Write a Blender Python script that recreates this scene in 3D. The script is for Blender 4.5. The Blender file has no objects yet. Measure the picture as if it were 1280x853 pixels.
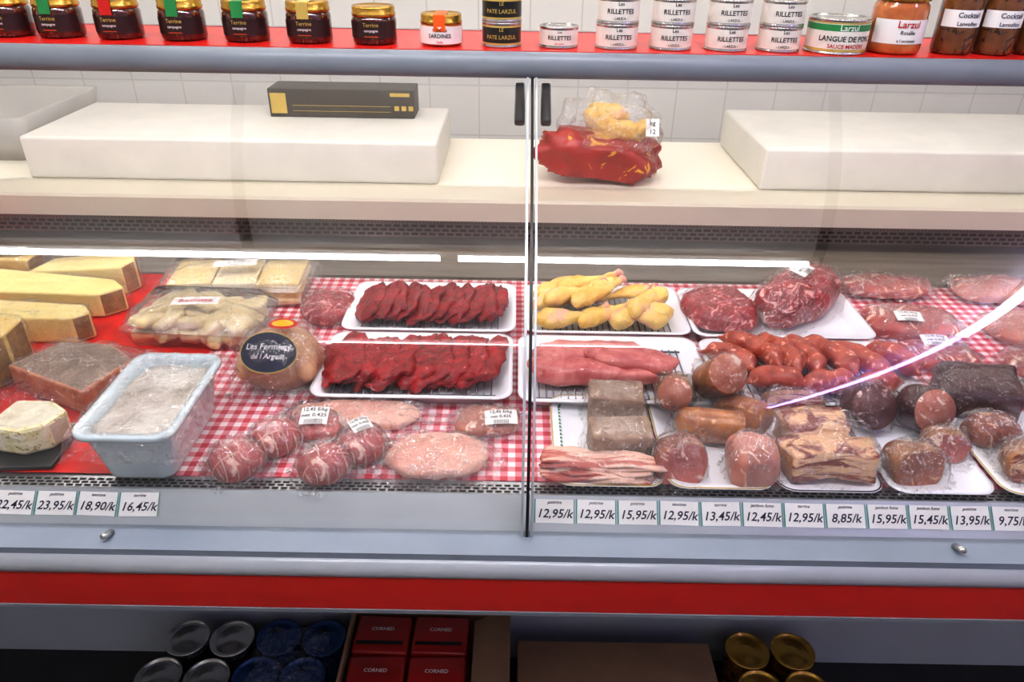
import bpy, bmesh, math, random
from mathutils import Vector, Matrix, noise, Euler
random.seed(7)
S=bpy.context.scene
COL=S.collection
pi=math.pi
def lin(h):
    h=h.lstrip('#'); o=[]
    for i in (0,2,4):
        c=int(h[i:i+2],16)/255
        o.append(c/12.92 if c<=.04045 else ((c+.055)/1.055)**2.4)
    return (o[0],o[1],o[2],1)
# ---------------------------------------------------------------- materials
def newmat(name):
    m=bpy.data.materials.new(name); m.use_nodes=True
    nt=m.node_tree; nt.nodes.clear()
    out=nt.nodes.new('ShaderNodeOutputMaterial')
    return m,nt,out
def N(nt,t,**k):
    n=nt.nodes.new(t)
    for a,b in k.items(): setattr(n,a,b)
    return n
def noise_n(nt,co,scale,detail=4,dist=0.0,rough=.55):
    n=nt.nodes.new('ShaderNodeTexNoise')
    n.inputs['Scale'].default_value=scale; n.inputs['Detail'].default_value=detail
    n.inputs['Distortion'].default_value=dist; n.inputs['Roughness'].default_value=rough
    nt.links.new(co,n.inputs['Vector']); return n.outputs['Fac']
def ramp(nt,fac,stops,interp='LINEAR'):
    r=nt.nodes.new('ShaderNodeValToRGB'); r.color_ramp.interpolation=interp
    e=r.color_ramp.elements
    while len(e)<len(stops): e.new(.5)
    for i,(p,c) in enumerate(stops):
        e[i].position=p; e[i].color=c
    nt.links.new(fac,r.inputs['Fac']); return r.outputs['Color']
def mixc(nt,fac,a,b):
    m=nt.nodes.new('ShaderNodeMix'); m.data_type='RGBA'
    for s,v in ((0,fac),(6,a),(7,b)):
        if hasattr(v,'links'): nt.links.new(v,m.inputs[s])
        else: m.inputs[s].default_value=v
    return m.outputs[2]
W1=(1,1,1,1); K0=(0,0,0,1)
def mat(name,c,c2=None,scale=20,lo=.35,hi=.65,rough=.5,metal=0,bump=0,bscale=60,fat=None,fscale=40,ft=.6,fw=.05,dist=0,coat=0,fdist=2.0,stretch=None,bd=.004):
    m,nt,out=newmat(name)
    p=nt.nodes.new('ShaderNodeBsdfPrincipled')
    nt.links.new(p.outputs[0],out.inputs[0])
    tc=nt.nodes.new('ShaderNodeTexCoord').outputs['Object']
    if stretch:
        mp=nt.nodes.new('ShaderNodeMapping'); mp.inputs['Scale'].default_value=stretch
        nt.links.new(tc,mp.inputs['Vector']); tc=mp.outputs[0]
    a=lin(c); b=lin(c2) if c2 else tuple(x*.93 for x in a[:3])+(1,)
    col=ramp(nt,noise_n(nt,tc,scale,6,dist,.62),[(lo,a),(hi,b)])
    if fat:
        f=ramp(nt,noise_n(nt,tc,fscale,4,fdist,.6),[(ft,K0),(ft+fw,W1)])
        col=mixc(nt,f,col,lin(fat))
    nt.links.new(col,p.inputs['Base Color'])
    p.inputs['Roughness'].default_value=rough; p.inputs['Metallic'].default_value=metal
    p.inputs['Coat Weight'].default_value=coat; p.inputs['Coat Roughness'].default_value=.12
    if bump:
        bn=nt.nodes.new('ShaderNodeBump'); bn.inputs['Strength'].default_value=bump; bn.inputs['Distance'].default_value=bd
        nt.links.new(noise_n(nt,tc,bscale,4),bn.inputs['Height']); nt.links.new(bn.outputs[0],p.inputs['Normal'])
        if coat: nt.links.new(bn.outputs[0],p.inputs['Coat Normal'])
    return m
def emis(name,c,s):
    m,nt,out=newmat(name); e=nt.nodes.new('ShaderNodeEmission')
    e.inputs[0].default_value=lin(c); e.inputs[1].default_value=s
    nt.links.new(e.outputs[0],out.inputs[0]); return m
def clear(name,base=.04,k=.9,rough=.0,haze=0.0,wr=0.0,tint='#ffffff',ws=35,hazec='#ffffff',bs=.6):
    """thin clear sheet: transparent + schlick reflection, optional wrinkle streaks"""
    m,nt,out=newmat(name)
    tr=nt.nodes.new('ShaderNodeBsdfTransparent'); tr.inputs[0].default_value=lin(tint)
    gl=nt.nodes.new('ShaderNodeBsdfGlossy'); gl.inputs['Roughness'].default_value=rough
    lw=nt.nodes.new('ShaderNodeLayerWeight'); lw.inputs[0].default_value=.5
    pw=nt.nodes.new('ShaderNodeMath'); pw.operation='POWER'; pw.inputs[1].default_value=5
    nt.links.new(lw.outputs['Facing'],pw.inputs[0])
    ml=nt.nodes.new('ShaderNodeMath'); ml.operation='MULTIPLY_ADD'; ml.inputs[1].default_value=k; ml.inputs[2].default_value=base
    nt.links.new(pw.outputs[0],ml.inputs[0]); fac=ml.outputs[0]
    base_sh=tr.outputs[0]
    if wr or haze:
        tc=nt.nodes.new('ShaderNodeTexCoord').outputs['Object']
        nz=noise_n(nt,tc,ws,3,1.5)
        rg=ramp(nt,nz,[(.46,K0),(.5,W1),(.54,K0)])
        if wr:
            a=nt.nodes.new('ShaderNodeMath'); a.operation='MULTIPLY_ADD'; a.inputs[1].default_value=wr
            nt.links.new(rg,a.inputs[0]); nt.links.new(fac,a.inputs[2]); fac=a.outputs[0]
            bn=nt.nodes.new('ShaderNodeBump'); bn.inputs['Strength'].default_value=bs; bn.inputs['Distance'].default_value=.012
            nt.links.new(noise_n(nt,tc,ws*1.3,3,2.0),bn.inputs['Height']); nt.links.new(bn.outputs[0],gl.inputs['Normal'])
        if haze:
            df=nt.nodes.new('ShaderNodeBsdfDiffuse'); df.inputs[0].default_value=lin(hazec)
            mh=nt.nodes.new('ShaderNodeMixShader'); mh.inputs[0].default_value=haze
            nt.links.new(tr.outputs[0],mh.inputs[1]); nt.links.new(df.outputs[0],mh.inputs[2]); base_sh=mh.outputs[0]
    mx=nt.nodes.new('ShaderNodeMixShader')
    nt.links.new(fac,mx.inputs[0]); nt.links.new(base_sh,mx.inputs[1]); nt.links.new(gl.outputs[0],mx.inputs[2])
    nt.links.new(mx.outputs[0],out.inputs[0]); return m
def tilemat(name,c,grout,sz):
    m,nt,out=newmat(name); p=nt.nodes.new('ShaderNodeBsdfPrincipled'); nt.links.new(p.outputs[0],out.inputs[0])
    tc=nt.nodes.new('ShaderNodeTexCoord'); sp=nt.nodes.new('ShaderNodeSeparateXYZ'); cb=nt.nodes.new('ShaderNodeCombineXYZ')
    nt.links.new(tc.outputs['Object'],sp.inputs[0])
    ad=nt.nodes.new('ShaderNodeMath'); ad.operation='ADD'
    nt.links.new(sp.outputs[0],ad.inputs[0]); nt.links.new(sp.outputs[1],ad.inputs[1])
    nt.links.new(ad.outputs[0],cb.inputs[0]); nt.links.new(sp.outputs[2],cb.inputs[1])
    b=nt.nodes.new('ShaderNodeTexBrick'); b.offset=0; b.inputs['Scale'].default_value=1
    b.inputs['Color1'].default_value=lin(c); b.inputs['Color2'].default_value=lin(c); b.inputs['Mortar'].default_value=lin(grout)
    b.inputs['Mortar Size'].default_value=.003; b.inputs['Brick Width'].default_value=sz; b.inputs['Row Height'].default_value=sz
    nt.links.new(cb.outputs[0],b.inputs['Vector']); nt.links.new(b.outputs['Color'],p.inputs['Base Color'])
    p.inputs['Roughness'].default_value=.25; return m
def gingham(name,per):
    m,nt,out=newmat(name); p=nt.nodes.new('ShaderNodeBsdfPrincipled'); nt.links.new(p.outputs[0],out.inputs[0])
    tc=nt.nodes.new('ShaderNodeTexCoord'); sp=nt.nodes.new('ShaderNodeSeparateXYZ'); nt.links.new(tc.outputs['Object'],sp.inputs[0])
    fs=[]
    for i in (0,1):
        a=N(nt,'ShaderNodeMath',operation='MULTIPLY'); a.inputs[1].default_value=1/per; nt.links.new(sp.outputs[i],a.inputs[0])
        f=N(nt,'ShaderNodeMath',operation='FRACT'); nt.links.new(a.outputs[0],f.inputs[0])
        g=N(nt,'ShaderNodeMath',operation='GREATER_THAN'); g.inputs[1].default_value=.5; nt.links.new(f.outputs[0],g.inputs[0]); fs.append(g.outputs[0])
    s=N(nt,'ShaderNodeMath',operation='ADD'); nt.links.new(fs[0],s.inputs[0]); nt.links.new(fs[1],s.inputs[1])
    h=N(nt,'ShaderNodeMath',operation='MULTIPLY'); h.inputs[1].default_value=.5; nt.links.new(s.outputs[0],h.inputs[0])
    c=ramp(nt,h.outputs[0],[(0,lin('#f2e2e0')),(.5,lin('#e08a94')),(1,lin('#c43444'))])
    nt.links.new(c,p.inputs['Base Color']); p.inputs['Roughness'].default_value=.5; return m

m_steel=mat('brushed_steel','#b9bcbf','#a9acb0',scale=6,rough=.32,metal=.9,stretch=(1,40,40))
m_steel_d=mat('dark_steel','#8a8178','#766d64',scale=3,rough=.3,metal=.85,stretch=(1,20,20))
m_alu=mat('light_aluminium','#c4cacc','#b8bec0',scale=4,rough=.38,metal=.35)
m_plgrey=mat('bluegrey_plastic','#858b91','#7c8288',scale=4,rough=.35)
m_bumper=mat('grey_bumper','#a6aaad','#9ca0a4',scale=4,rough=.3,coat=.3)
m_red=mat('red_fascia','#d3261c','#c92018',scale=4,rough=.3)
m_redmat=mat('red_shelf_mat','#d9281f','#c81f1a',scale=8,rough=.3)
m_redcloth=mat('red_cloth','#dc1c12','#bc140e',scale=25,rough=.5,bump=.3,bscale=40)
m_black=mat('black_plastic','#0c0c0d','#151516',rough=.4)
m_carton=mat('dark_carton','#4a463f','#3e3b35',rough=.5)
m_slot=mat('slot_dark','#1b1917','#100f0e',rough=.7)
m_cream=mat('cream_lacquer','#f9f4e2','#f4eedb',scale=3,rough=.35)
m_white=mat('white_poly','#e4e2d8','#d9d7cd',scale=6,rough=.5)
m_fixt=mat('white_enamel','#f2f1ec','#e8e7e1',scale=8,rough=.45)
m_whitetray=mat('white_tray','#f6f6f7','#ecedf0',scale=8,rough=.35,coat=.2)
m_wall=mat('wall_paint','#dcdad4','#d4d2cc',scale=2,rough=.8)
m_tile=tilemat('white_wall_tiles','#edebe4','#dbd8d0',.2)
m_floor=tilemat('floor_tiles','#6d6a66','#4b4947',.3)
m_ceil=mat('ceiling_paint','#e2e1dd','#dad9d5',scale=2,rough=.9)
m_body=mat('cabinet_enamel','#b2bac2','#a8b0b8',scale=3,rough=.45)
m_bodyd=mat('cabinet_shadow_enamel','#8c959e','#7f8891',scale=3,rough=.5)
m_crate=mat('grey_crate_plastic','#bdbbb4','#b3b1aa',scale=6,rough=.5)
m_dark=mat('dark_floor_panel','#2c2a2a','#222121',scale=9,rough=.6)
m_gold=mat('gold_lid','#c9a24e','#b98f3a',scale=15,rough=.25,metal=.85)
m_ging=gingham('gingham_cloth',.0215)
m_glass=clear('pane_glass',base=.062,k=.9)
m_film=clear('cling_film',base=.08,k=.6,rough=.07,haze=.010,wr=.26,ws=30,bs=1.0)
m_film2=clear('bag_film',base=.10,k=.6,rough=.08,haze=.022,wr=.36,ws=26,bs=1.0)
m_film3=clear('thin_film',base=.06,k=.5,rough=.06,haze=.0,wr=.12,ws=34,bs=.8)
m_clearbox=clear('clear_plastic_box',base=.09,k=.7,rough=.06,haze=.02,wr=.06,ws=20,bs=.3)
m_paper=mat('label_paper','#f2f1ec','#e9e8e2',scale=10,rough=.6)
m_ink=mat('ink','#1b2440','#151c36',rough=.6)
m_inkb=mat('ink_black','#101010','#181818',rough=.6)
m_teal=mat('teal_print','#3d9a92','#3d9a92',rough=.6)
m_wire=mat('wire_rack','#6f6f70','#5e5e60',rough=.3,metal=.8)
m_beef=mat('beef','#6a0a10','#b41c24',scale=34,rough=.36,bump=.7,bscale=130,fat='#e09a96',fscale=64,ft=.64,fw=.05,dist=2.0,coat=.15)
m_beef2=mat('beef_dark','#600910','#a41a22',scale=30,rough=.36,bump=.7,bscale=120,fat='#d88480',fscale=60,ft=.66,fw=.05,dist=2.0,coat=.15)
m_pork=mat('pork','#b44c4c','#da8880',scale=22,rough=.36,bump=.4,bscale=90,fat='#eec4b6',fscale=30,ft=.63,fw=.08,dist=1.5,coat=.2)
m_roast=mat('roast_pork','#a83e40','#cc6c64',scale=24,rough=.36,bump=.5,bscale=70,fat='#ecc4b4',fscale=24,ft=.55,fw=.06,dist=1.5,coat=.2)
m_porkp=mat('pork_pale','#d48e7c','#eab8a2',scale=18,rough=.4,bump=.4,bscale=60,fat='#f4dccc',fscale=25,ft=.58,fw=.1,coat=.15)
m_marb=mat('marbled_pork','#74101a','#b02c32',scale=30,rough=.35,bump=.5,bscale=80,fat='#e2aaa2',fscale=30,ft=.56,fw=.06,dist=1.5,coat=.2,fdist=3.0)
m_ham=mat('raw_ham','#9c403a','#c46a5c',scale=18,rough=.36,bump=.4,bscale=60,fat='#ecc8b4',fscale=16,ft=.55,fw=.05,coat=.2)
m_cooked=mat('cooked_ham','#b86c5a','#d49482',scale=18,rough=.38,bump=.4,bscale=60,fat='#ecc8ae',fscale=16,ft=.58,fw=.06,coat=.2)
m_smoked=mat('smoked_meat','#6e2a18','#aa5a34',scale=26,rough=.36,bump=.6,bscale=90,fat='#e0b080',fscale=20,ft=.56,fw=.07,coat=.2)
m_rindsm=mat('smoked_rind','#7a4220','#b87c40',scale=26,rough=.38,bump=.7,bscale=70,coat=.2)
m_cut=mat('cured_cut_face','#98382f','#c06458',scale=20,rough=.36,bump=.3,bscale=60,fat='#f0d6c2',fscale=22,ft=.54,fw=.05,coat=.2,fdist=2.5)
m_saus=mat('sausage','#94341f','#c05c42',scale=45,rough=.3,bump=.35,bscale=120,fat='#e8a690',fscale=95,ft=.59,fw=.05,coat=.3,fdist=.5)
m_smsaus=mat('smoked_sausage','#844418','#c07c38',scale=22,rough=.3,bump=.3,bscale=60,fat='#e2b070',fscale=60,ft=.62,fw=.08,coat=.3,fdist=.5)
m_dkham=mat('dark_cured_ham','#2a0a08','#541c14',scale=14,rough=.3,bump=.5,bscale=50,coat=.25)
m_blood=mat('dark_pudding_face','#4c2420','#6e3c34',scale=30,rough=.4,fat='#cfac9f',fscale=70,ft=.60,fw=.05,coat=.1,fdist=.5)
m_sface=mat('sliced_sausage_face','#a65846','#c8866e',scale=40,rough=.4,fat='#ecd4c2',fscale=70,ft=.57,fw=.05,coat=.1,fdist=.5)
m_chick=mat('yellow_chicken_skin','#e2b040','#f0d480',scale=16,rough=.38,bump=.6,bscale=160,fat='#ecba9a',fscale=18,ft=.54,fw=.12,coat=.2,fdist=.5)
m_bone=mat('pink_bone_end','#cf8472','#e4b694',scale=30,rough=.4,coat=.1)
m_chickp=mat('pale_chicken','#c48c66','#dcb088',scale=14,rough=.4,bump=.3,bscale=80,coat=.15)
m_rillbl=mat('grey_pate','#907460','#b09680',scale=45,rough=.6,bump=.6,bscale=120,fat='#d8cabb',fscale=60,ft=.6,fw=.06)
m_patecr=mat('pink_pate','#b86a48','#d89c78',scale=35,rough=.5,bump=.5,bscale=90,fat='#ecd2b2',fscale=40,ft=.6,fw=.06)
m_crust=mat('pate_grey_top','#755f50','#9e8674',scale=30,rough=.45,bump=.7,bscale=50,coat=.1)
m_ch=mat('cheese_pale','#f4e29a','#ecd684',scale=10,rough=.5,bump=.25,bscale=40)
m_chh=mat('cheese_holey','#ebd082','#e2c46c',scale=10,rough=.5,bump=.9,bscale=55,fat='#b8923e',fscale=60,ft=.66,fw=.04,fdist=0)
m_chs=mat('cheese_beige','#e4cc90','#eedeac',scale=20,rough=.5,bump=.5,bscale=60)
m_rind=mat('brown_rind','#84602f','#b08a50',scale=40,rough=.7,bump=.8,bscale=70)
m_rindw=mat('white_rind','#dcd8c4','#c0b79a',scale=35,rough=.8,bump=.8,bscale=80)
m_chw=mat('crumbly_white_cheese','#e6dba0','#f3ecd2',scale=50,rough=.7,bump=.8,bscale=110,fat='#b5a462',fscale=70,ft=.58,fw=.05)
m_cer=mat('pale_blue_ceramic','#d2e0e2','#c8d8db',scale=5,rough=.15,coat=.6)
m_jelly=mat('terrine_filling','#93836f','#d8d2c6',scale=18,rough=.3,bump=.5,bscale=40,coat=.4)
m_slate=mat('black_slate','#17181a','#222326',scale=12,rough=.4)
m_jar=mat('dark_terrine_content','#34140e','#542016',scale=50,rough=.12,coat=.8,fat='#8c4a2c',fscale=90,ft=.60,fw=.06)
m_jarl=mat('dark_jar_label','#241214','#321a1a',scale=20,rough=.4)
m_jaro=mat('orange_content','#a8582c','#c67a44',scale=40,rough=.12,coat=.8)
m_jarb=mat('brown_content','#5c361e','#7c4c24',scale=25,rough=.12,coat=.8,fat='#2c1a0e',fscale=45,ft=.55,fw=.06)
m_tin=mat('tin_metal','#c9c9c6','#bdbdba',rough=.22,metal=.9)
m_canw=mat('cream_can_print','#ebe8dc','#e4e0d3',scale=12,rough=.35)
m_canb=mat('black_can_print','#121212','#1c1c1a',rough=.3,coat=.4)
m_goldp=mat('gold_print','#c8ae5e','#bda252',rough=.35)
m_green=mat('green_print','#2c8a4a','#267a40',rough=.4)
m_orange=mat('orange_print','#e8641c','#e05c18',rough=.4)
m_redp=mat('red_print','#c8241e','#b81e1a',rough=.4)
m_redbag=mat('red_bag_plastic','#a8281f','#8c1e18',scale=14,rough=.35,fat='#d8a238',fscale=14,ft=.60,fw=.03)
m_card=mat('cardboard','#967456','#886850',scale=14,rough=.85)
m_blue=mat('blue_can_lid','#24406e','#2c4c80',scale=8,rough=.25,metal=.5)
m_redpack=mat('red_pack','#b0201c','#8e1614',scale=10,rough=.3,coat=.4)
m_yel=mat('yellow_print','#e6b428','#e0aa20',rough=.4)
m_bluepr=mat('navy_print','#0c1430','#101a3c',rough=.35)
m_twine=mat('twine','#e4c0b0','#d8b0a0',rough=.8)
m_bacon=mat('bacon_stripes','#b4544a','#e8bea8',scale=28,lo=.46,hi=.52,rough=.4,stretch=(.25,2.2,1),coat=.15)
m_belly=mat('belly_stripes','#84301e','#e0b488',scale=26,lo=.46,hi=.53,rough=.36,stretch=(.5,.5,2.6),dist=.8,coat=.2,bump=.4,fat='#9c5a2c',fscale=18,ft=.6,fw=.1)
m_tbar=mat('ceiling_tbar_dark','#4a4844','#44423e',rough=.6)
m_lamp=emis('ceiling_tube_glow','#f6f6ff',88)
m_lampd=emis('ceiling_tube_glow_dim','#fbf8ff',14)
m_lampb=emis('added_rear_fill_glow','#fff9f0',38)  # emission for the added rear fill tubes
m_lampc=emis('case_tube_glow','#fff5f2',12.5)
m_violet=emis('violet_tube_glow','#b49cff',24)
m_vwhite=emis('cold_tube_glow','#dcd6ff',40)

# ---------------------------------------------------------------- builder
def TR(x=0,y=0,z=0,rx=0,ry=0,rz=0,s=(1,1,1)):
    return Matrix.Translation((x,y,z))@Euler((math.radians(rx),math.radians(ry),math.radians(rz))).to_matrix().to_4x4()@Matrix.Diagonal((s[0],s[1],s[2],1))
class B:
    def __init__(s,name,parent=None):
        s.name=name; s.par=parent; s.v=[]; s.f=[]; s.mi=[]; s.sm=[]; s.m=[]
    def add(s,vf,m,X=None,smooth=True,mis=None):
        vs,fs=vf; o=len(s.v)
        if X is not None: vs=[X@Vector(p) for p in vs]
        s.v+= [tuple(p) for p in vs]
        mm=m if isinstance(m,(list,tuple)) else [m]
        idx=[]
        for q in mm:
            if q not in s.m: s.m.append(q)
            idx.append(s.m.index(q))
        for i,f in enumerate(fs):
            s.f.append([a+o for a in f]); s.mi.append(idx[mis[i]] if mis else idx[0]); s.sm.append(smooth)
        return s
    def done(s,origin=None):
        me=bpy.data.meshes.new(s.name)
        xs=[p[0] for p in s.v]; ys=[p[1] for p in s.v]; zs=[p[2] for p in s.v]
        o=Vector(origin) if origin else Vector(((min(xs)+max(xs))/2,(min(ys)+max(ys))/2,min(zs)))
        me.from_pydata([tuple(Vector(p)-o) for p in s.v],[],s.f)
        for m in s.m: me.materials.append(m)
        me.polygons.foreach_set('material_index',s.mi); me.polygons.foreach_set('use_smooth',s.sm)
        me.update()
        ob=bpy.data.objects.new(s.name,me); COL.objects.link(ob); ob.location=o
        if s.par:
            ob.parent=s.par; ob.matrix_parent_inverse=Matrix.Translation(-s.par.location)
        return ob
def empty(name,loc):
    e=bpy.data.objects.new(name,None); e.location=loc; e.empty_display_size=.1; COL.objects.link(e); return e
def box(x0,x1,y0,y1,z0,z1):
    v=[(x0,y0,z0),(x1,y0,z0),(x1,y1,z0),(x0,y1,z0),(x0,y0,z1),(x1,y0,z1),(x1,y1,z1),(x0,y1,z1)]
    return v,[(0,3,2,1),(4,5,6,7),(0,1,5,4),(1,2,6,5),(2,3,7,6),(3,0,4,7)]
def frombm(bm):
    bm.verts.ensure_lookup_table(); bm.verts.index_update()
    r=([v.co.copy() for v in bm.verts],[[v.index for v in f.verts] for f in bm.faces]); mi=[f.material_index for f in bm.faces]
    bm.free(); return r,mi
def rbox(sx,sy,sz,r=.004,seg=3):
    bm=bmesh.new(); bmesh.ops.create_cube(bm,size=1)
    for v in bm.verts: v.co=Vector((v.co.x*sx,v.co.y*sy,(v.co.z+.5)*sz))
    bmesh.ops.bevel(bm,geom=bm.edges[:],offset=r,segments=seg,profile=.5,affect='EDGES')
    return frombm(bm)[0]
def prism(poly,h,r=.003,sidem=None,topm=0,taper=1.0,cuts=0,jit=0):
    bm=bmesh.new(); n=len(poly)
    cx=sum(p[0] for p in poly)/n; cy=sum(p[1] for p in poly)/n
    lo=[bm.verts.new((p[0],p[1],0)) for p in poly]
    hs=h if isinstance(h,(list,tuple)) else [h]*n
    hi=[bm.verts.new((cx+(p[0]-cx)*taper,cy+(p[1]-cy)*taper,hs[i])) for i,p in enumerate(poly)]
    f=bm.faces.new(hi); f.material_index=topm
    f=bm.faces.new(lo[::-1]); f.material_index=topm
    for i in range(n):
        j=(i+1)%n; f=bm.faces.new((lo[i],lo[j],hi[j],hi[i])); f.material_index=sidem[i] if sidem else 0
    bmesh.ops.recalc_face_normals(bm,faces=bm.faces[:])
    if r: bmesh.ops.bevel(bm,geom=bm.edges[:],offset=r,segments=2,profile=.5,affect='EDGES')
    if cuts:
        bmesh.ops.triangulate(bm,faces=[f for f in bm.faces if len(f.verts)>4])
        bmesh.ops.subdivide_edges(bm,edges=[e for e in bm.edges if e.calc_length()>.012],cuts=cuts,use_grid_fill=True)
        for v in bm.verts:
            if v.co.z>.002: v.co+=Vector((noise.noise(v.co*55),noise.noise(v.co*55+Vector((9,0,0))),noise.noise(v.co*45+Vector((0,7,0)))))*jit
    return frombm(bm)
def extx(prof,x0,x1):
    n=len(prof); v=[(x0,p[0],p[1]) for p in prof]+[(x1,p[0],p[1]) for p in prof]
    f=[(i,(i+1)%n,(i+1)%n+n,i+n) for i in range(n)]
    f.append(tuple(range(n))[::-1]); f.append(tuple(range(n,2*n))); return v,f
def lathe(prof,n=32,caps=True,a0=0,a1=2*pi):
    full=abs(a1-a0-2*pi)<1e-6; k=n if full else n+1
    v=[];f=[]
    for (r,z) in prof:
        for i in range(k):
            a=a0+(a1-a0)*i/n; v.append((r*math.cos(a),r*math.sin(a),z))
    for j in range(len(prof)-1):
        for i in range(n):
            i2=(i+1)%k if full else i+1
            f.append((j*k+i,j*k+i2,(j+1)*k+i2,(j+1)*k+i))
    if caps and full:
        f.append(tuple(range(k))[::-1]); o=(len(prof)-1)*k; f.append(tuple(range(o,o+k)))
    return v,f
def loft(rings,cap0=True,cap1=True):
    n=len(rings[0]); v=[p for r in rings for p in r]; f=[]
    for j in range(len(rings)-1):
        for i in range(n):
            k=(i+1)%n; f.append((j*n+i,j*n+k,(j+1)*n+k,(j+1)*n+i))
    if cap0: f.append(tuple(range(n))[::-1])
    if cap1: o=(len(rings)-1)*n; f.append(tuple(range(o,o+n)))
    return v,f
def rr(w,d,r,z,n=5):
    o=[]
    for cx,cy,a in ((w/2-r,d/2-r,0),(-w/2+r,d/2-r,90),(-w/2+r,-d/2+r,180),(w/2-r,-d/2+r,270)):
        for i in range(n+1):
            t=math.radians(a+90*i/n); o.append((cx+r*math.cos(t),cy+r*math.sin(t),z))
    return o
def tube(pts,rad,n=8,sq=1.0):
    P=[Vector(p) for p in pts]; rings=[]
    if not isinstance(rad,(list,tuple)): rad=[rad]*len(P)
    up=Vector((0,0,1)); 
    for i,p in enumerate(P):
        t=(P[min(i+1,len(P)-1)]-P[max(i-1,0)]).normalized()
        if abs(t.dot(up))>.95: up=Vector((0,1,0))
        s=t.cross(up).normalized(); u=s.cross(t).normalized()
        rings.append([p+s*math.cos(2*pi*k/n)*rad[i]+u*math.sin(2*pi*k/n)*rad[i]*sq for k in range(n)])
    return loft(rings)
def smoothpath(pts,rad,k=4):
    P=[Vector(p) for p in pts]; o=[];ro=[]
    def g(i): return P[max(0,min(len(P)-1,i))]
    for i in range(len(P)-1):
        for j in range(k):
            t=j/k; a,b,c,d=g(i-1),g(i),g(i+1),g(i+2)
            o.append(.5*((2*b)+(c-a)*t+(2*a-5*b+4*c-d)*t*t+(3*b-a-3*c+d)*t**3)); ro.append(rad[i]*(1-t)+rad[i+1]*t)
    o.append(P[-1]); ro.append(rad[-1]); return o,ro
def blob(rx,ry,rz,e=1.0,amp=.1,fr=20,seed=0,flat=None,n=28,m=18,fine=0,cut=None):
    v=[];f=[]
    def pw(c): return math.copysign(abs(c)**e,c)
    off=Vector((seed*3.17,seed*1.7,seed*.9))
    for j in range(m+1):
        ph=-pi/2+pi*j/m
        for i in range(n):
            th=2*pi*i/n
            p=Vector((pw(math.cos(ph))*pw(math.cos(th))*rx,pw(math.cos(ph))*pw(math.sin(th))*ry,pw(math.sin(ph))*rz))
            k=1+amp*noise.noise(p*fr+off)+amp*.5*noise.noise(p*fr*2.3+off)
            if fine: k+=fine*(abs(noise.noise(p*fr*4+off)))
            p=p*k
            if flat is not None and p.z<-flat*rz: p.z=-flat*rz
            if cut is not None:
                lim=-cut*ry+.35*p.z   # cut plane leaning back
                if p.y<lim: p.y=lim
            v.append(p)
    for j in range(m):
        for i in range(n):
            k=(i+1)%n; f.append((j*n+i,j*n+k,(j+1)*n+k,(j+1)*n+i))
    return v,f
def drape(sx,sy,sz,seed=0,skirt=1.35,p=2.6,n=58,wr=.0045):
    """cling-film bag: sheet lying over the contents with a crumpled skirt"""
    v=[];f=[];o=Vector((seed*2.3,seed*.7,seed))
    for j in range(n+1):
        for i in range(n+1):
            u=i/n*2-1; w=j/n*2-1
            uu=u*math.sqrt(1-w*w*.28); ww=w*math.sqrt(1-u*u*.28)
            r=((abs(uu)*skirt)**p+(abs(ww)*skirt)**p)**(1/p)
            a=math.atan2(ww,uu)
            h=sz*1.05*math.sqrt(max(0,1-min(1,r/1.14)**3.2))
            rad=noise.noise(Vector((math.cos(a)*5,math.sin(a)*5,r*1.2))+o)
            rad2=noise.noise(Vector((math.cos(a)*12,math.sin(a)*12,r*2))+o)
            k=min(1,r)**1.5
            rg=1-abs(noise.noise(Vector((uu*sx*30,ww*sy*30,1))+o))*5
            h+=wr*k*(rad+.8*rad2)*2+wr*.6*max(0,rg)+wr*.4*noise.noise(Vector((uu*5,ww*5,3))+o)
            if r>1: h+=.012*abs(rad2)*(r-1)/.35+.007*abs(rad)
            s=1+.12*noise.noise(Vector((math.cos(a)*2.5,math.sin(a)*2.5,0))+o)*k
            v.append(Vector((uu*sx/2*skirt*s,ww*sy/2*skirt*s,max(.0008,h))))
    for j in range(n):
        for i in range(n): a=j*(n+1)+i; f.append((a,a+1,a+n+2,a+n+1))
    return v,f
_tc={}
def textgeo(s,size=.01,shear=0):
    key=(s,shear)
    if key not in _tc:
        cu=bpy.data.curves.new('t','FONT'); cu.body=s; cu.size=1; cu.resolution_u=2; cu.align_x='CENTER'; cu.align_y='CENTER'; cu.shear=shear; cu.offset=.012
        ob=bpy.data.objects.new('t',cu); COL.objects.link(ob)
        dg=bpy.context.evaluated_depsgraph_get(); me=bpy.data.meshes.new_from_object(ob.evaluated_get(dg))
        _tc[key]=([v.co.copy() for v in me.vertices],[list(p.vertices) for p in me.polygons])
        bpy.data.objects.remove(ob); bpy.data.curves.remove(cu); bpy.data.meshes.remove(me)
    v,f=_tc[key]; return [p*size for p in v],f
def wraptext(b,s,size,R,z,m,cx,cy,ang=-90,shear=0):
    v,f=textgeo(s,size,shear); a0=math.radians(ang)
    vv=[(cx+R*math.cos(a0+p.x/R),cy+R*math.sin(a0+p.x/R),z+p.y) for p in v]
    b.add((vv,f),m,smooth=False)
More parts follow.
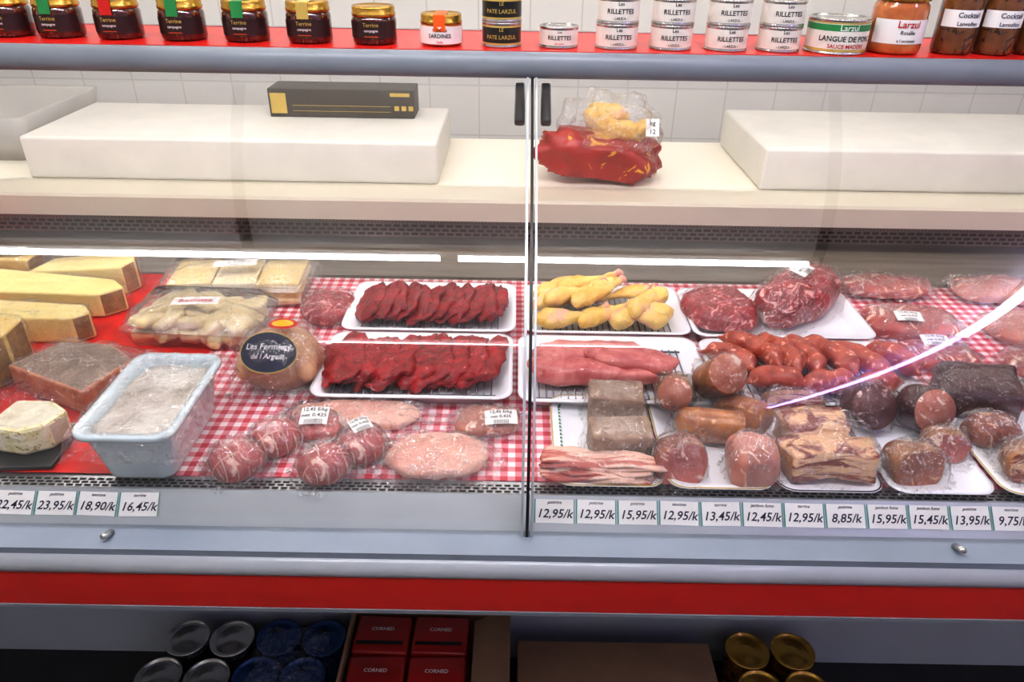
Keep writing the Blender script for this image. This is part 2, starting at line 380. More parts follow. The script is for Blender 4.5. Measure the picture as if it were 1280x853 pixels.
def label(b,X,w,h,lines=(),m=None,mt=None,curve=0,sz=None):
    m=m or m_paper; mt=mt or m_inkb; n=8; vs=[];fs=[]
    for i in range(n+1):
        x=-w/2+w*i/n; z=-curve*(x/(w/2))**2
        vs+=[(x,-h/2,z),(x,h/2,z)]
    for i in range(n): fs.append((2*i,2*i+2,2*i+3,2*i+1))
    b.add((vs,fs),m,X)
    k=len(lines)
    for j,t in enumerate(lines):
        s=sz or h/(k+.6); v,f=textgeo(t,s); y=h/2-(j+.5)*h/k
        mw=max(abs(p.x) for p in v) or 1; q=min(1,.45*w/mw)
        b.add(([Vector((p.x*q,p.y+y,.0004-curve*(p.x*q/(w/2))**2)) for p in v],f),mt,X,smooth=False)
DK=.9014
# ---------------------------------------------------------------- room
def room(name,*a,m): return B(name).add(box(*a),m,smooth=False).done()
room('floor',-3,3,-2.6,3.1,-.1,0,m=m_floor)
room('ceiling',-3,3,-2.6,3.1,2.75,2.85,m=m_ceil)
room('wall_back',-3,3,3.1,3.2,0,2.75,m=m_tile)
room('wall_front',-3,3,-2.7,-2.6,0,2.75,m=m_wall)
room('wall_left',-3.1,-3,-2.6,3.1,0,2.75,m=m_tile)
room('wall_right',3,3.1,-2.6,3.1,0,2.75,m=m_tile)
for i,x in enumerate((-.93,1.07)): room('trim_%d'%(i+1),x-.02,x+.02,-2.6,3.1,2.742,2.75,m=m_tbar)
# ---------------------------------------------------------------- lamps
def fixture(name,segs,y,m,tr=.013):
    xs=[a for s in segs for a in s]; e=empty(name,((min(xs)+max(xs))/2,y,2.74))
    b=B('housing',e); b.add(extx([(y-.035,2.742),(y-.05,2.735),(y-.02,2.722),(y+.02,2.722),(y+.05,2.735),(y+.035,2.742)],min(xs)-.05,max(xs)+.05),m_fixt,smooth=False)
    for s in segs:
        for x in s: b.add(tube([(x-.01,y,2.703),(x+.01,y,2.703)],.017,10),m_fixt)
    b.done()
    b=B('tubes',e)
    for a,c in segs: b.add(tube([(a,y,2.7),(c,y,2.7)],tr,12),m)
    b.done()
fixture('added_rear_fill_fixture',[(-1.80,-.255),(-.19,1.02)],.43,m_lamp,.021)
fixture('added_rear_fill_fixture',[(-.82,.78)],-.58,m_lampd,.009)
fixture('added_rear_fill_fixture',[(-2.2,-.8),(-.7,.7),(.8,2.2)],1.85,m_lampb)  # added unseen tube row, brightens the back wall and worktop
e=empty('violet_tube_light',(1.7,-.9,2.74))
b=B('housing',e); b.add(tube([(1.56,-2.4,2.735),(1.90,.75,2.735)],.015,8),m_fixt); b.done()
b=B('tubes',e); b.add(tube([(1.57,-2.35,2.7),(1.78,-.35,2.7)],.015,10),m_violet); b.add(tube([(1.783,-.32,2.7),(1.89,.65,2.7)],.021,10),m_vwhite); b.done()
# ---------------------------------------------------------------- display counter
CX0,CX1=-1.6,1.6
C=empty('refrigerated_display_counter',(0,1.2,0))
def part(name,vf,m,sm=False):
    return B(name,C).add(vf,m,smooth=sm).done()
part('display_deck',box(CX0,CX1,.785,1.62,.87,.90),m_steel)
part('interior_back',extx([(1.478,.9005),(1.49,.9015),(1.585,.938),(1.612,.946),(1.616,.992),(1.64,.992),(1.64,.88),(1.478,.88)],CX0,CX1),m_steel_d)
part('service_worktop',extx([(1.60,.99),(1.60,1.034),(1.606,1.04),(2.13,1.04),(2.13,1.0),(1.63,1.0),(1.625,.99)],CX0,CX1),m_cream)
part('rear_cabinet',box(CX0,CX1,1.645,2.10,.0,.999),m_fixt)
b=B('rear_air_slots',C)
for r_,z in enumerate((.950,.960,.970)):
    x=CX0+.03+(r_%2)*.01
    while x<CX1-.03:
        b.add(([(x,1.611,z),(x+.015,1.611,z),(x+.015,1.6115,z+.0058),(x,1.6115,z+.0058)],[(0,1,2,3)]),m_slot,smooth=False); x+=.0205
for r_ in range(3):
    z=.979+r_*.004; x=CX0+.03
    while x<CX1-.03:
        b.add(([(x,1.6135,z),(x+.003,1.6135,z),(x+.003,1.614,z+.002),(x,1.614,z+.002)],[(0,1,2,3)]),m_slot,smooth=False); x+=.008
b.done()
b=B('front_air_slots',C)
for r_ in range(3):
    y=.788+r_*.0062; x=CX0+.03+(r_%2)*.006
    while x<CX1-.03:
        b.add(([(x,y,.9006),(x+.009,y,.9006),(x+.009,y+.0038,.9006),(x,y+.0038,.9006)],[(0,1,2,3)]),m_slot,smooth=False); x+=.0125
b.done()
part('price_rail',extx([(.787,.90),(.779,.9045),(.745,.870),(.737,.866),(.737,.855),(.787,.855)],CX0,CX1),m_alu)
part('lower_glass_frame',extx([(.740,.866),(.734,.868),(.712,.852),(.712,.84),(.76,.84),(.76,.866)],CX0,CX1),m_plgrey)
part('bumper_profile',extx([(.716,.848),(.712,.858),(.704,.861),(.695,.858),(.689,.851),(.687,.843),(.688,.838),(.70,.835),(.716,.835)],CX0,CX1),m_bumper,True)
part('red_front_strip',extx([(.700,.8375),(.6885,.836),(.688,.806),(.6885,.777),(.70,.775)],CX0,CX1),m_red)
part('strip_edging',extx([(.700,.776),(.687,.7765),(.687,.770),(.70,.765)],CX0,CX1),m_plgrey)
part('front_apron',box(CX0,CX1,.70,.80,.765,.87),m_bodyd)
part('storage_back_panel',box(CX0,CX1,.88,.90,0,.87),m_body)
part('storage_shelf',extx([(.64,.405),(.64,.425),(.88,.425),(.88,.405)],CX0,CX1),m_dark)
part('kick_plinth',box(CX0,CX1,.70,.72,.0,.405),m_dark)
# curved front glass
GP=[]
P0,P1,P2=(.7365,.868),(.735,1.125),(1.184,1.385)
for i in range(33):
    t=i/32; GP.append(((1-t)**2*P0[0]+2*t*(1-t)*P1[0]+t*t*P2[0],(1-t)**2*P0[1]+2*t*(1-t)*P1[1]+t*t*P2[1]))
def offs(d):
    o=[]
    for i,(y,z) in enumerate(GP):
        a=GP[max(0,i-1)]; c=GP[min(32,i+1)]; ty,tz=c[0]-a[0],c[1]-a[1]; l=math.hypot(ty,tz)
        o.append((y+tz/l*d,z-ty/l*d))
    return o
def strip(x0,x1,prof):
    v=[];f=[]
    for y,z in prof: v+=[(x0,y,z),(x1,y,z)]
    for i in range(len(prof)-1): f.append((2*i,2*i+1,2*i+3,2*i+2))
    return v,f
def ribbon(x0,x1,d0,d1):
    a=offs(d0); c=offs(d1); rings=[]
    for i in range(33): rings.append([(x0,a[i][0],a[i][1]),(x1,a[i][0],a[i][1]),(x1,c[i][0],c[i][1]),(x0,c[i][0],c[i][1])])
    return loft(rings)
for nm,x0,x1 in (('front_glass_left',CX0,.018),('front_glass_right',.031,CX1)):
    b=B(nm,C); b.add(strip(x0,x1,GP),m_glass); v,f=strip(x0,x1,offs(.003)); b.add((v,[q[::-1] for q in f]),m_glass); b.done()
for nm,x in (('end_panel_left',CX0-.03),('end_panel_right',CX1)):
    part(nm,extx([(.70,0),(.69,.85)]+GP+[(1.42,1.395),(1.62,1.03),(2.12,1.0),(2.12,0)],x,x+.03),m_plgrey)
b=B('glass_seam_strips',C)
for x,m,w in ((.0175,m_alu,.0035),(.0245,m_black,.004),(.0305,m_alu,.003)): b.add(ribbon(x-w/2,x+w/2,-.003,.006),m,smooth=False)
b.done()
b=B('glass_hinges',C)
for x in (.006,.046): b.add(rbox(.016,.014,.075,.004),m_black,TR(x,1.135,1.325,rx=-52))
b.done()
b=B('glass_bolts',C)
for x in (-.535,.60): b.add(tube([(x,.728,.872),(x,.71,.882)],[.005,.004],10),m_tin)
b.done()
# top shelf
part('top_shelf_lip',extx([(1.20,1.383),(1.181,1.383),(1.175,1.390),(1.174,1.402),(1.177,1.413),(1.186,1.4205),(1.20,1.4205)],CX0,CX1),m_plgrey,True)
part('top_shelf_board',box(CX0,CX1,1.20,1.40,1.397,1.4195),m_plgrey)
part('top_shelf_red_mat',box(CX0,CX1,1.188,1.40,1.4203,1.4215),m_redmat)
part('top_shelf_rear_edge',box(CX0,CX1,1.40,1.412,1.390,1.4225),m_steel)
b=B('case_lamp_tube',C); b.add(tube([(CX0+.05,1.28,1.382),(CX1-.05,1.28,1.382)],.011,10),m_lampc); b.done()
b=B('shelf_posts',C)
for x in (-1.58,1.57): b.add(box(x,x+.02,1.38,1.40,.9,1.397),m_steel,smooth=False)
b.done()
def tags(x0,vals):
    dY=Vector((0,.034,.0345)).normalized(); nn=Vector((0,-dY.z,dY.y))
    b=B('price_tags',C); random.seed(3)
    for i,t in enumerate(vals):
        cx=x0+i*.0572; a=random.uniform(-1.2,1.2)
        base=Vector((cx,.7645,.8896))+nn*.0012
        X=Matrix((( 1,0,0,base.x),(0,dY.y,nn.y,base.y),(0,dY.z,nn.z,base.z),(0,0,0,1)))@Matrix.Rotation(math.radians(a),4,'Z')
        b.add(([(-.0275,-.0165,0),(.0275,-.0165,0),(.0275,.0155,0),(-.0275,.0155,0)],[(0,1,2,3)]),m_paper,X,False)
        for (xa,xb,ya,yb) in ((-.0275,-.0258,-.0165,.0155),(.0265,.0275,-.0165,.0155)):
            b.add(([(xa,ya,.0003),(xb,ya,.0003),(xb,yb,.0003),(xa,yb,.0003)],[(0,1,2,3)]),m_teal,X,False)
        b.add(textgeo(t,.0165,.25),m_ink,X@Matrix.Translation((0,-.004,.0004)),False)
        b.add(textgeo(random.choice(['saucisse','jambon fume','pate pays','terrine','poitrine']),.006,.3),m_ink,X@Matrix.Translation((0,.0115,.0004)),False)
    b.done()
tags(.062,['12,95/k','12,95/k','15,95/k','12,95/k','13,45/k','12,45/k','12,95/k','8,85/k','15,95/k','15,45/k','13,95/k','9,75/k','11,20/k','14,50/k'])
tags(-.738,['19,80/k','22,45/k','23,95/k','18,90/k','16,45/k'])
B('gingham_tablecloth').add(box(-.56,1.5,.812,1.476,.9003,.9013),m_ging,smooth=False).done()
vs=[];fs=[];nx,ny=50,30
for j in range(ny+1):
    for i in range(nx+1):
        x=-1.58+1.03*i/nx; y=.812+.664*j/ny
        vs.append((x,y,.9022+.0022*abs(noise.noise(Vector((x*9,y*9,0))))))
for j in range(ny):
    for i in range(nx): a=j*(nx+1)+i; fs.append((a,a+1,a+nx+2,a+nx+1))
B('red_tablecloth').add((vs,fs),m_redcloth).done()
# ---------------------------------------------------------------- behind counter
b=B('polyethylene_worktop_block'); b.add(rbox(.97,.36,.10,.008),m_white,TR(-.665,1.885,1.0402)); b.done()
b=B('polyethylene_worktop_block'); b.add(rbox(1.0,.40,.10,.008),m_white,TR(1.08,1.905,1.0402)); b.done()
b=B('carton_box'); b.add(rbox(.37,.10,.07,.002),m_carton,TR(-.445,1.98,1.1405))
for x0_,x1_,z0_,z1_ in ((-.625,-.585,1.15,1.20),(-.57,-.32,1.1695,1.171),(-.57,-.32,1.156,1.1572),(-.32,-.27,1.195,1.204)):
    b.add(([(x0_,1.9293,z0_),(x1_,1.9293,z0_),(x1_,1.9293,z1_),(x0_,1.9293,z1_)],[(0,1,2,3)]),m_goldp,smooth=False)
for k in range(3): b.add(([(-.31+k*.018,1.9293,1.16),(-.298+k*.018,1.9293,1.16),(-.298+k*.018,1.9293,1.172),(-.31+k*.018,1.9293,1.172)],[(0,1,2,3)]),m_goldp,smooth=False)
b.done()
b=B('chicken_bag')
b.add(blob(.145,.07,.055,e=.7,amp=.34,fr=16,seed=3,flat=.8,n=50,m=28,fine=.16),m_redbag,TR(.20,1.78,1.100,ry=6))
for x,y,z,a,s in ((.205,1.77,1.175,35,.9),(.235,1.765,1.16,-15,1.0),(.275,1.77,1.145,-40,.9),(.225,1.80,1.195,10,.8)):
    b.add(blob(.058*s,.03*s,.026*s,e=.9,amp=.35,fr=30,seed=4+x*9,fine=.14),m_chick,TR(x,y,z,rz=a,ry=a))
b.add(blob(.11,.06,.075,e=.7,amp=.34,fr=22,seed=6,n=50,m=28,fine=.1),m_film2,TR(.235,1.77,1.165,ry=15))
label(b,TR(.315,1.72,1.18,rx=60),.03,.04,['kg','12'])
b.done()
b=B('plastic_crate'); b.add(loft([rr(.5,.35,.03,0),rr(.55,.4,.03,.11),rr(.52,.37,.03,.11),rr(.47,.32,.03,.01)]),m_crate,TR(-1.48,2.02,1.0402)); b.done()
# ---------------------------------------------------------------- jars & cans on shelf
SZ=1.4217; SY=1.265
def jar(name,x,R=.0345,H=.056,cont=None,lab=None,lid=None,ribbon=None,lines=(),lh=(.010,.034),y=SY):
    b=B(name); X=TR(x,y,SZ)
    b.add(lathe([(R*.85,0),(R*.97,.002),(R,.007),(R,H*.80),(R*.97,H*.88),(R*.88,H*.94),(R*.86,H)],40),cont or m_jar,X)
    b.add(lathe([(R*.9,H-.004),(R*.97,H-.003),(R*.98,H+.001),(R*.95,H+.002),(R*.95,H+.009),(R*.92,H+.0115),(R*.86,H+.0105),(R*.8,H+.0095),(.001,H+.0095)],40,caps=False),lid or m_gold,X)
    if lab: b.add(lathe([(R+.0006,lh[0]),(R+.0006,lh[1])],24,False,math.radians(-165),math.radians(-15)),lab,X)
    for i,t in enumerate(lines):
        z=SZ+lh[1]-(i+.6)*(lh[1]-lh[0])/len(lines); wraptext(b,t[0],t[1],R+.0012,z,t[2],x,y)
    if ribbon:
        b.add(([(-.009,-R*1.0-.0008,H-.012),(.009,-R*1.0-.0008,H-.012),(.009,-R*.985,H+.011),(-.009,-R*.985,H+.011),(.009,-R*.5,H+.0121),(-.009,-R*.5,H+.0121),(.009,R*.6,H+.0121),(-.009,R*.6,H+.0121)],[(0,1,2,3),(3,2,4,5),(5,4,6,7)]),ribbon,X,False)
    return b.done()
rb=[m_green,m_green,m_green,m_redp,m_green,m_green,m_goldp,None]
for i,x in enumerate((-.905,-.806,-.723,-.628,-.526,-.4256,-.3255,-.223)):
    jar('terrine_jar',x,lab=m_jarl,ribbon=rb[i],lines=[('Terrine',.008,m_goldp),('campagne',.0055,m_paper),('~~~~',.009,m_orange)],H=.048 if i<7 else .043,y=1.265-.003*i)
jar('fish_rillettes_jar',-.118,R=.033,H=.034,cont=m_jaro,lab=m_paper,ribbon=m_orange,lines=[('Filets de',.0065,m_inkb),('SARDINES',.008,m_inkb),('huile',.005,m_redp)],lh=(.004,.029),y=1.24)
def can(name,x,R,H,body,n=1,lines=(),y=1.237,bands=None,z0=SZ):
    b=B(name)
    for k in range(n):
        z=z0+k*(H+.0004); X=TR(x,y,z)
        b.add(lathe([(R*.9,.001),(R*1.0,0),(R*1.02,.0012),(R*1.0,.0028),(R*.985,.004),(R*.985,H-.004),(R*1.0,H-.0028),(R*1.02,H-.0012),(R*1.0,H),(R*.94,H),(R*.92,H-.0025),(R*.6,H-.0025),(.001,H-.002)],40),m_tin,X)
        b.add(lathe([(R*.99,.0045),(R*.99,H-.0045)],40,False),body,X)
        for (za,zb,mm) in (bands or ()): b.add(lathe([(R*.995,za),(R*.995,zb)],40,False),mm,X)
        for t in lines: wraptext(b,t[0],t[1],R*1.003,z+t[3]*H,t[2],x,y,t[4] if len(t)>4 else -90)
    return b.done()
can('pate_can',-.024,.0305,.036,m_canb,2,[('LE',.007,m_goldp,.72),('PATE LARZUL',.0080,m_goldp,.42)],bands=[(.0045,.007,m_goldp),(.029,.0315,m_goldp)])
can('rillettes_can',.065,.030,.031,m_canw,1,[('Les',.005,m_inkb,.78),('RILLETTES',.0085,m_inkb,.5),('pur porc',.004,m_redp,.25)])
for x in (.155,.24,.326,.408):
    can('rillettes_can',x,.0325,.036,m_canw,2,[('Les',.007,m_inkb,.80),('RILLETTES',.0095,m_inkb,.5),('- LARZUL -',.005,m_inkb,.23)])
can('beef_tongue_can',.497,.046,.050,m_canw,1,[('Larzul',.012,m_paper,.76),('LANGUE DE PORC',.0105,m_inkb,.45),('SAUCE MADERE',.008,m_redp,.24)],bands=[(.0335,.0425,m_green),(.0045,.008,m_goldp),(.0435,.0455,m_goldp)])
jar('soup_jar',.588,R=.040,H=.078,cont=m_jaro,lab=m_paper,lines=[('Larzul',.014,m_redp),('Rouille',.008,m_inkb),('a l ancienne',.006,m_inkb)],lh=(.016,.050),y=1.24)
for x in (.678,.742,.806,.875):
    jar('cocktail_sausage_jar',x,R=.0295,H=.092,cont=m_jarb,lab=m_paper,lines=[('Cocktail',.010,m_ink),('Lanvollon',.008,m_ink)],lh=(.040,.064),y=1.237)
# ---------------------------------------------------------------- trays
def tray(name,cx,cy,w,d,h=.026,rack=True,z=DK,rz=0,m=None,rim=None,dots=None):
    b=B(name); X=TR(cx,cy,z,rz=rz); m=m or m_whitetray
    b.add(loft([rr(w-.045,d-.045,.02,0),rr(w-.012,d-.012,.022,h*.85),rr(w,d,.026,h*.93),rr(w,d,.026,h),rr(w-.016,d-.016,.022,h),rr(w-.045,d-.045,.02,.006)]),m,X)
    if rim: b.add(loft([rr(w-.001,d-.001,.026,h+.0005),rr(w-.005,d-.005,.024,h+.0009)],False,False),rim,X)
    if dots:
        L=rr(w-.028,d-.028,.02,h*.72,8)
        for i in range(len(L)):
            p=Vector(L[i]); q=Vector(L[(i+1)%len(L)]); k=max(1,int((q-p).length/.009))
            for j in range(k):
                c=p.lerp(q,(j+.5)/k); b.add(([(c.x-.003,c.y-.003,c.z+.0012),(c.x+.003,c.y-.003,c.z+.0012),(c.x,c.y+.0035,c.z+.0012)],[(0,1,2)]),dots,X,False)
    if rack:
        z2=.013; n=22
        for i in range(n):
            x=-(w-.07)/2+(w-.07)*i/(n-1); b.add(tube([(x,-(d-.055)/2,z2),(x,(d-.055)/2,z2)],.0014,5),m_wire,X)
        for y in (-(d-.06)/2,0,(d-.06)/2): b.add(tube([(-(w-.055)/2,y,z2-.002),((w-.055)/2,y,z2-.002)],.0018,5),m_wire,X)
    return b.done()
tray('butcher_tray',-.163,1.085,.33,.213)
tray('butcher_tray',-.158,1.304,.33,.208)
tray('butcher_tray',.180,1.304,.315,.208)
tray('butcher_tray',.172,1.082,.322,.216)
tray('butcher_tray',.512,1.082,.345,.210)
tray('butcher_tray',.512,1.298,.345,.205,rack=False)
RK=DK+.0145
def slices(name,cx,cy,n,sp,rx,ry,rz,m,tilt,seed):
    b=B(name); random.seed(seed)
    for i in range(n):
        x=cx+(i-(n-1)/2)*sp
        v,f=blob(rx*random.uniform(.9,1.12),ry*random.uniform(.88,1.05),rz,e=.62,amp=.28,fr=30,seed=seed+i*2.3,n=56,m=14,fine=.16)
        v=[Vector((p.x,p.y,p.z+.006*noise.noise(Vector((p.x*45,p.y*40,i*3.1)))+.003*noise.noise(Vector((p.x*110,p.y*110,i*3.1)))-p.x*p.x*2.5)) for p in v]
        b.add((v,f),m,TR(x,cy+random.uniform(-.004,.004),RK+rx*math.sin(math.radians(tilt))*.7+.008,ry=-tilt+random.uniform(-5,5),rz=random.uniform(-9,9)))
    return b.done()
slices('beef_slices',-.158,1.305,12,.0222,.030,.068,.0068,m_beef2,27,10)
slices('beef_steaks',-.170,1.083,9,.0300,.042,.068,.0100,m_beef,20,40)
b=B('chicken_legs'); random.seed(5)
def leg(x,y,z,ang,L=.15,s=1.0,pit=0):
    pts=[(0,0,0),(.008,0,0),(.028,.004,0),(.050,0,.002),(.075,-.004,.002),(.098,-.003,.001),(.122,0,0),(.136,.003,0),(.146,.004,0),(.150,.004,0)]
    rd=[.006,.015,.0225,.0205,.0135,.0088,.0070,.0082,.0105,.005]
    k=L/.150; P,R=smoothpath([(p[0]*k,p[1],p[2]) for p in pts],[r*s for r in rd],4)
    X=TR(x,y,z,rz=ang,ry=pit)
    v,f=tube(P,R,16,.85)
    v=[p+Vector((noise.noise(p*50),noise.noise(p*50+Vector((3,0,0))),noise.noise(p*60+Vector((x*50,0,0)))))*.005 for p in v]
    mi=[1 if sum(v[q].x for q in ff)/len(ff)>L*.90 else 0 for ff in f]
    b.add((v,f),[m_chick,m_bone],X,mis=mi)
for x,y,z,a,L,s,pt in [(.040,1.228,.020,12,.15,1,0),(.062,1.212,.020,26,.14,.9,-4),(.125,1.215,.022,38,.15,1,0),(.19,1.212,.022,50,.14,1,0),(.040,1.285,.020,22,.15,1,-5),(.060,1.262,.042,31,.15,.95,-4),(.115,1.252,.044,42,.15,1,-3),(.305,1.325,.040,218,.14,.9,4),(.225,1.225,.038,62,.14,.95,0),(.042,1.335,.022,8,.15,1,-6),(.085,1.315,.044,24,.15,.9,-4),(.155,1.305,.042,52,.12,.9,0),(.07,1.36,.026,2,.15,.95,-5),(.310,1.265,.022,172,.14,1,0),(.292,1.225,.024,158,.12,.9,0),(.285,1.36,.024,200,.13,.9,0)]:
    leg(x,y,RK+z,a,L,s,pt)
b.done()
b=B('pork_tenderloins')
for i,(x,y,z,rx,ry,rz_,a) in enumerate([(.145,1.050,.020,.105,.026,.019,-7),(.15,1.11,.018,.10,.028,.020,5),(.20,1.075,.034,.080,.036,.018,-16),(.10,1.085,.030,.06,.028,.016,18)]):
    v,f=blob(rx,ry,rz_,e=.85,amp=.3,fr=22,seed=i*5+1,n=36,fine=.05)
    v=[Vector((p.x,p.y*(1-.35*p.x/rx),p.z*(1-.2*p.x/rx))) for p in v]
    b.add((v,f),m_pork,TR(x,y,RK+z,rz=a))
b.done()
b=B('fresh_sausages')
def saus(x0,y0,z,a,L=.085,r=.0205,bend=.018,m=None):
    n=9; pts=[];rd=[]
    for i in range(n):
        t=i/(n-1); pts.append((L*(t-.5),bend*4*t*(1-t)-bend*.5,0)); rd.append(r*max(.2,(1-abs(2*t-1)**4.0)**.5))
    pts=[(-L*.5-.006,-bend*.6,0)]+pts+[(L*.5+.006,-bend*.6,0)]; rd=[.002]+rd+[.002]
    P,R=smoothpath(pts,rd,3); v,f=tube(P,R,18)
    v=[p+Vector((0,noise.noise(p*45+Vector((x0*40,0,0))),noise.noise(p*45+Vector((0,y0*40,0)))))*.005 for p in v]
    b.add((v,f),m or m_saus,TR(x0,y0,z,rz=a))
zz=RK+.020
for x,y,dz,a,L in [(.382,1.105,0,-38,.09),(.422,1.115,.012,-50,.12),(.465,1.108,.010,-66,.115),(.506,1.105,.008,-76,.11),(.548,1.098,.012,-60,.12),(.592,1.083,.012,-50,.12),(.44,1.035,0,-4,.09),(.527,1.026,0,8,.09),(.605,1.022,0,22,.08),(.655,1.09,.012,-50,.095)]:
    saus(x,y,zz+dz,a,L)
b.done()
# ---------------------------------------------------------------- wrapped foods
LB=['12,45 E/kg','net 0,425','|||||||||||']
def pack(name,x,y,sx,sy,sz,m,z=DK,rz=0,e=.75,amp=.18,fr=18,seed=1,film=m_film,lab=None,fs=1.3,twine=False,cut=None,face=None):
    b=B(name); X=TR(x,y,z+sz*.5*.8,rz=rz)
    v,f=blob(sx/2*.98,sy/2*.98,sz/2,e=e,amp=amp,fr=fr,seed=seed,flat=.8,n=48,m=26,fine=.06,cut=cut)
    if cut is not None:
        mi=[1 if all(abs(v[q].y-(-cut*sy/2*.98+.35*v[q].z))<1e-5 for q in ff) else 0 for ff in f]
        b.add((v,f),[m,face or m_cut],X,mis=mi)
    else: b.add((v,f),m,X)
    if twine:
        for k in (-.6,-.2,.2,.6):
            c=math.sqrt(1-k*k*.9); b.add(tube([(k*sx/2,math.cos(t)*sy/2*c*1.02,math.sin(t)*sz/2*c*1.02) for t in [2*pi*i/24 for i in range(25)]],.0008,5),m_twine,X)
        for k in (-.4,.4): b.add(tube([(math.cos(t)*sx/2*1.01,k*sy/2,math.sin(t)*sz/2*.95) for t in [2*pi*i/24 for i in range(25)]],.0007,5),m_twine,X)
    if film: b.add(drape(sx,sy,sz,seed+9,fs),film,TR(x,y,z+.0003,rz=rz))
    if lab:
        lx,ly,lw,lh,lines=lab
        label(b,TR(x+lx,y+ly,z+sz*1.02+.004,rx=10,rz=rz+random.uniform(-15,10)),lw,lh,lines,curve=.002)
    return b.done()
pack('wrapped_beef_piece',-.365,1.305,.095,.125,.042,m_marb,seed=2,fs=1.15)
for i,(x,y) in enumerate(((-.388,.822),(-.348,.872),(-.262,.818),(-.218,.858))):
    pack('tied_pork_roast',x,y,.074,.064,.050,m_roast,e=.95,amp=.14,seed=20+i,twine=True,rz=35,fs=1.36,film=m_film2,lab=(.0,.01,.03,.026,LB) if i==3 else None)
pack('wrapped_pork_escalopes',-.245,.955,.20,.07,.022,m_porkp,seed=31,film=m_film2,fs=1.3)
pack('wrapped_pork_escalopes',-.30,.918,.08,.060,.028,m_pork,seed=32,film=m_film2,fs=1.4,lab=(0,0,.042,.036,LB))
pack('wrapped_turkey_cutlets',-.105,.850,.15,.10,.030,m_porkp,seed=33,film=m_film2,fs=1.3)
pack('wrapped_sliced_roast',-.035,.94,.10,.065,.026,m_sface,seed=34,film=m_film2,fs=1.35,lab=(.02,-.015,.05,.03,LB))
b=B('packaged_whole_chicken'); cx,cy=-.388,1.065
b.add(blob(.063,.060,.050,e=.9,amp=.12,fr=14,seed=2,flat=.85),m_chickp,TR(cx,cy,DK+.043))
for s in (-1,1): b.add(blob(.022,.038,.026,e=1,amp=.1,seed=s+4),m_chickp,TR(cx+s*.044,cy-.02,DK+.048,rz=s*15,rx=20))
b.add(blob(.069,.067,.058,e=.85,amp=.10,fr=34,seed=5,flat=.75,n=50,m=26,fine=.08),m_film2,TR(cx,cy,DK+.046))
b.add(drape(.15,.14,.03,14,1.2),m_film2,TR(cx,cy,DK))
Xl=TR(cx-.004,cy-.050,DK+.084,rx=48)
def fan(b,rx,ry,z,m,X,cv=3):
    v=[(0,0,z)]; n=30
    for k in (.5,1):
        for i in range(n):
            x=rx*k*math.cos(2*pi*i/n); v.append((x,ry*k*math.sin(2*pi*i/n),z-cv*x*x))
    f=[(0,1+i,1+(i+1)%n) for i in range(n)]+[(1+i,1+n+i,1+n+(i+1)%n,1+(i+1)%n) for i in range(n)]
    b.add((v,f),m,X)
fan(b,.047,.035,0,m_goldp,Xl); fan(b,.045,.033,.0006,m_bluepr,Xl)
for t,s,yy in (('Les Fermiers',.0140,.009),("de l Argoat",.012,-.007)):
    v,f=textgeo(t,s,.2); b.add(([Vector((p.x,p.y+yy,.0014-3*p.x*p.x)) for p in v],f),m_paper,Xl,False)
fan(b,.024,.014,0,m_redp,TR(cx+.01,cy,DK+.110,rx=10)); fan(b,.018,.009,.0006,m_yel,TR(cx+.01,cy,DK+.110,rx=10)); b.done()
pack('vacuum_packed_pork',.405,1.300,.135,.15,.052,m_marb,z=DK+.007,seed=51,fs=1.14,film=m_film3)
pack('vacuum_packed_pork_loin',.575,1.34,.245,.12,.085,m_marb,z=DK+.007,rz=42,seed=52,film=m_film,fs=1.2,lab=(.0,.01,.055,.035,LB))
pack('vacuum_packed_ham',.80,1.440,.19,.10,.03,m_ham,seed=53,film=m_film2,fs=1.2,z=DK+.006)
pack('vacuum_packed_bacon',1.04,1.43,.20,.11,.035,m_cooked,seed=54,film=m_film2,fs=1.15,z=DK+.004)
pack('vacuum_packed_veal',.785,1.285,.17,.12,.035,m_ham,seed=55,film=m_film2,lab=(-.02,-.02,.05,.03,LB),rz=-8,fs=1.2,e=.6)
pack('vacuum_packed_ham',1.0,1.275,.15,.12,.03,m_cooked,seed=56,film=m_film2,rz=20,fs=1.2,e=.6,lab=(.02,-.02,.05,.03,LB))
pack('vacuum_packed_ham',.955,1.135,.13,.10,.03,m_ham,seed=57,film=m_film2,lab=(-.02,-.02,.05,.03,LB),rz=5,fs=1.2)
pack('vacuum_packed_veal',.780,1.165,.13,.085,.028,m_cut,seed=58,film=m_film2,lab=(.0,.02,.05,.03,LB),fs=1.25,e=.6)
tray('patterned_dish',.14,.900,.155,.225,.014,False,rim=m_goldp,dots=m_green)
tray('patterned_dish',.296,.898,.150,.225,.014,False,rim=m_goldp)
tray('charcuterie_board',.450,.893,.150,.215,.012,False,rim=m_inkb)
tray('charcuterie_board',.607,.893,.150,.215,.012,False)
tray('charcuterie_board',.764,.893,.150,.215,.012,False,rim=m_goldp)
PZ=DK+.0065
def slab(name,x,y,sx,sy,sz,m,z=PZ,rz=0,film=m_film,rx=0):
    b=B(name); X=TR(x,y,z,rz=rz,rx=rx)
    vf,_=prism([(-sx/2,-sy/2),(sx/2,-sy/2),(sx/2,sy/2),(-sx/2,sy/2)],sz,.004,cuts=3,jit=.0022)
    b.add(vf,m,X)
    if film: b.add(drape(sx*1.05,sy*1.08,sz*1.08,x*20,1.28,p=5),film,TR(x,y,z,rz=rz))
    return b.done()
slab('pate_block',.165,.968,.084,.055,.050,m_rillbl,rz=-4)
slab('pate_block',.160,.872,.088,.055,.048,m_rillbl,rz=3)
b=B('bacon_rashers'); random.seed(9)
